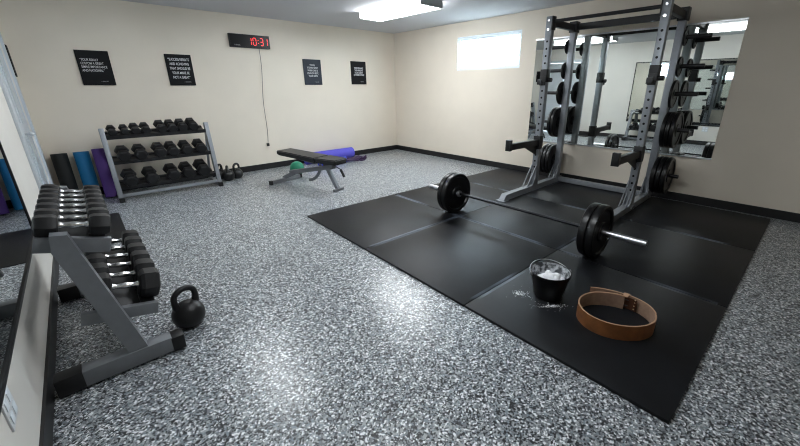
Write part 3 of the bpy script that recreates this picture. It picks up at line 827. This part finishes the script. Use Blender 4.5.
# buckle patch inside, rivets, keeper
def arc(d0, d1, off, n=16): return [(math.cos(math.radians(d))*(rfun(d)+off), math.sin(math.radians(d))*(rfun(d)+off), 0) for d in [d0+(d1-d0)*i/n for i in range(n+1)]]
pt = MB().strip([(p[0], p[1], .008) for p in arc(341, 380, -th*.5-.016)], [(p[0], p[1], .008) for p in arc(341, 380, -th*.5-.011)], (0, 0, BHt-.014))
patch = pt.build('buckle_patch', M['patch'], t)
for d in (344, 377):
    for zz in (.022, .045, .068, .088):
        a = math.radians(d); r = rfun(d)-th*.5-.0165
        rv = MB(); rv.sphere((math.cos(a)*r, math.sin(a)*r, zz), .0045, (1, 1, 1), 10, 6); rv.build('rivet', M['brass'], patch)
pts = [(math.cos(math.radians(d))*(rfun(352)+o2), math.sin(math.radians(d))*(rfun(352)+o2), zz) for d, o2, zz in
       ((352, -.014, .02), (352, -.014, .1035), (352, .012, .1035), (352, .012, .02))]
kp = MB()
a0, a1 = -3, 6
kp.strip([(p[0], p[1], BHt+.001) for p in arc(360+a0, 360+a1, -.040, 6)], [(p[0], p[1], BHt+.001) for p in arc(360+a0, 360+a1, .010, 6)], (0, 0, .004))
kp.strip([(p[0], p[1], .004) for p in arc(360+a0, 360+a1, .0065, 6)], [(p[0], p[1], .004) for p in arc(360+a0, 360+a1, .010, 6)], (0, 0, BHt))
kp.build('keeper_loop', M['edge'], t)
br = MB()
for zz in (.03, .07):
    q0 = arc(355, 381, -th*.5-.019, 8)
    br.tube([(p[0], p[1], zz) for p in q0], .0026, 8)
q0 = arc(381, 381.5, -th*.5-.020, 1)[0]; br.tube([(q0[0], q0[1], .03), (q0[0], q0[1], .07)], .0026, 8)
br.build('buckle', M['darksteel'], patch)

# ------------------------------------------------------------------ outdoors
g = struct(MB().box((XR+T+15, 3, -.35), (30, 60, .1)).build('ground', M['earth'], smooth=False))
def tree(x, y, h, s, label, seed):
    random.seed(seed)
    t = thing('tree', label, 'tree', (x, y, -.3), 0, 'trees outside the window')
    MB().tube([(0, 0, 0), (.05, .05, h*.4), (0, -.05, h*.75)], [.12, .09, .04], 10).build('trunk', M['bark'], t)
    mb = MB()
    for i in range(420):
        a = random.random()*2*PI; zz = random.gauss(0, .45); r = min(1.5, abs(random.gauss(0, .5)))*s; zz = max(-1, min(1, zz))
        c = Vector((math.cos(a)*r, math.sin(a)*r, h*.75+zz*h*.35)); l = random.uniform(.06, .12)
        d1 = Vector([random.gauss(0, 1) for _ in range(3)]).normalized(); d2 = d1.cross(Vector([random.gauss(0, 1) for _ in range(3)])).normalized()
        vs = [mb.bm.verts.new(c+p) for p in (-d1*l, d2*l*.5, d1*l, -d2*l*.5)]; mb._f(vs)
    mb.build('foliage', M['leaf'], t, smooth=False)
tree(11.5, 10.6, 4.6, .8, 'pale green tree at the left of the view through the window', 1)
tree(14.5, 9.0, 5.0, .8, 'pale green tree in the middle of the window view', 2)
tree(14.5, 5.2, 4.4, .8, 'pale green tree at the right of the window view', 5)

# ------------------------------------------------------------------ world, camera, view
wd = bpy.data.worlds.new('sky'); SC.world = wd; wd.use_nodes = True
bg = wd.node_tree.nodes['Background']; bg.inputs['Color'].default_value = (.72, .86, 1.0, 1); bg.inputs['Strength'].default_value = 14.0
cam = bpy.data.cameras.new('camera'); co = bpy.data.objects.new('camera', cam); COL.objects.link(co); SC.camera = co
TH, PS, RO = math.radians(19.094), math.radians(43.434), math.radians(-.246)
s, c = math.sin, math.cos
r = Vector((c(PS), -s(PS), 0)); u = Vector((s(PS)*s(TH), c(PS)*s(TH), c(TH))); f = Vector((s(PS)*c(TH), c(PS)*c(TH), -s(TH)))
r2 = r*c(RO)+u*s(RO); u2 = u*c(RO)-r*s(RO)
mw = Matrix((r2, u2, -f)).transposed().to_4x4(); mw.translation = (0, 0, 1.376)
co.matrix_world = mw
cam.sensor_width = 36; cam.lens = 354.3/800*36; cam.shift_x = -20.8/800; cam.shift_y = -13.6/800; cam.clip_start = .05
SC.view_settings.view_transform = 'Standard'; SC.view_settings.look = 'None'; SC.view_settings.gamma = 1
SC.view_settings.use_curve_mapping = False
SC.view_settings.exposure = 1.22
SC.cycles.filter_width = 1.1
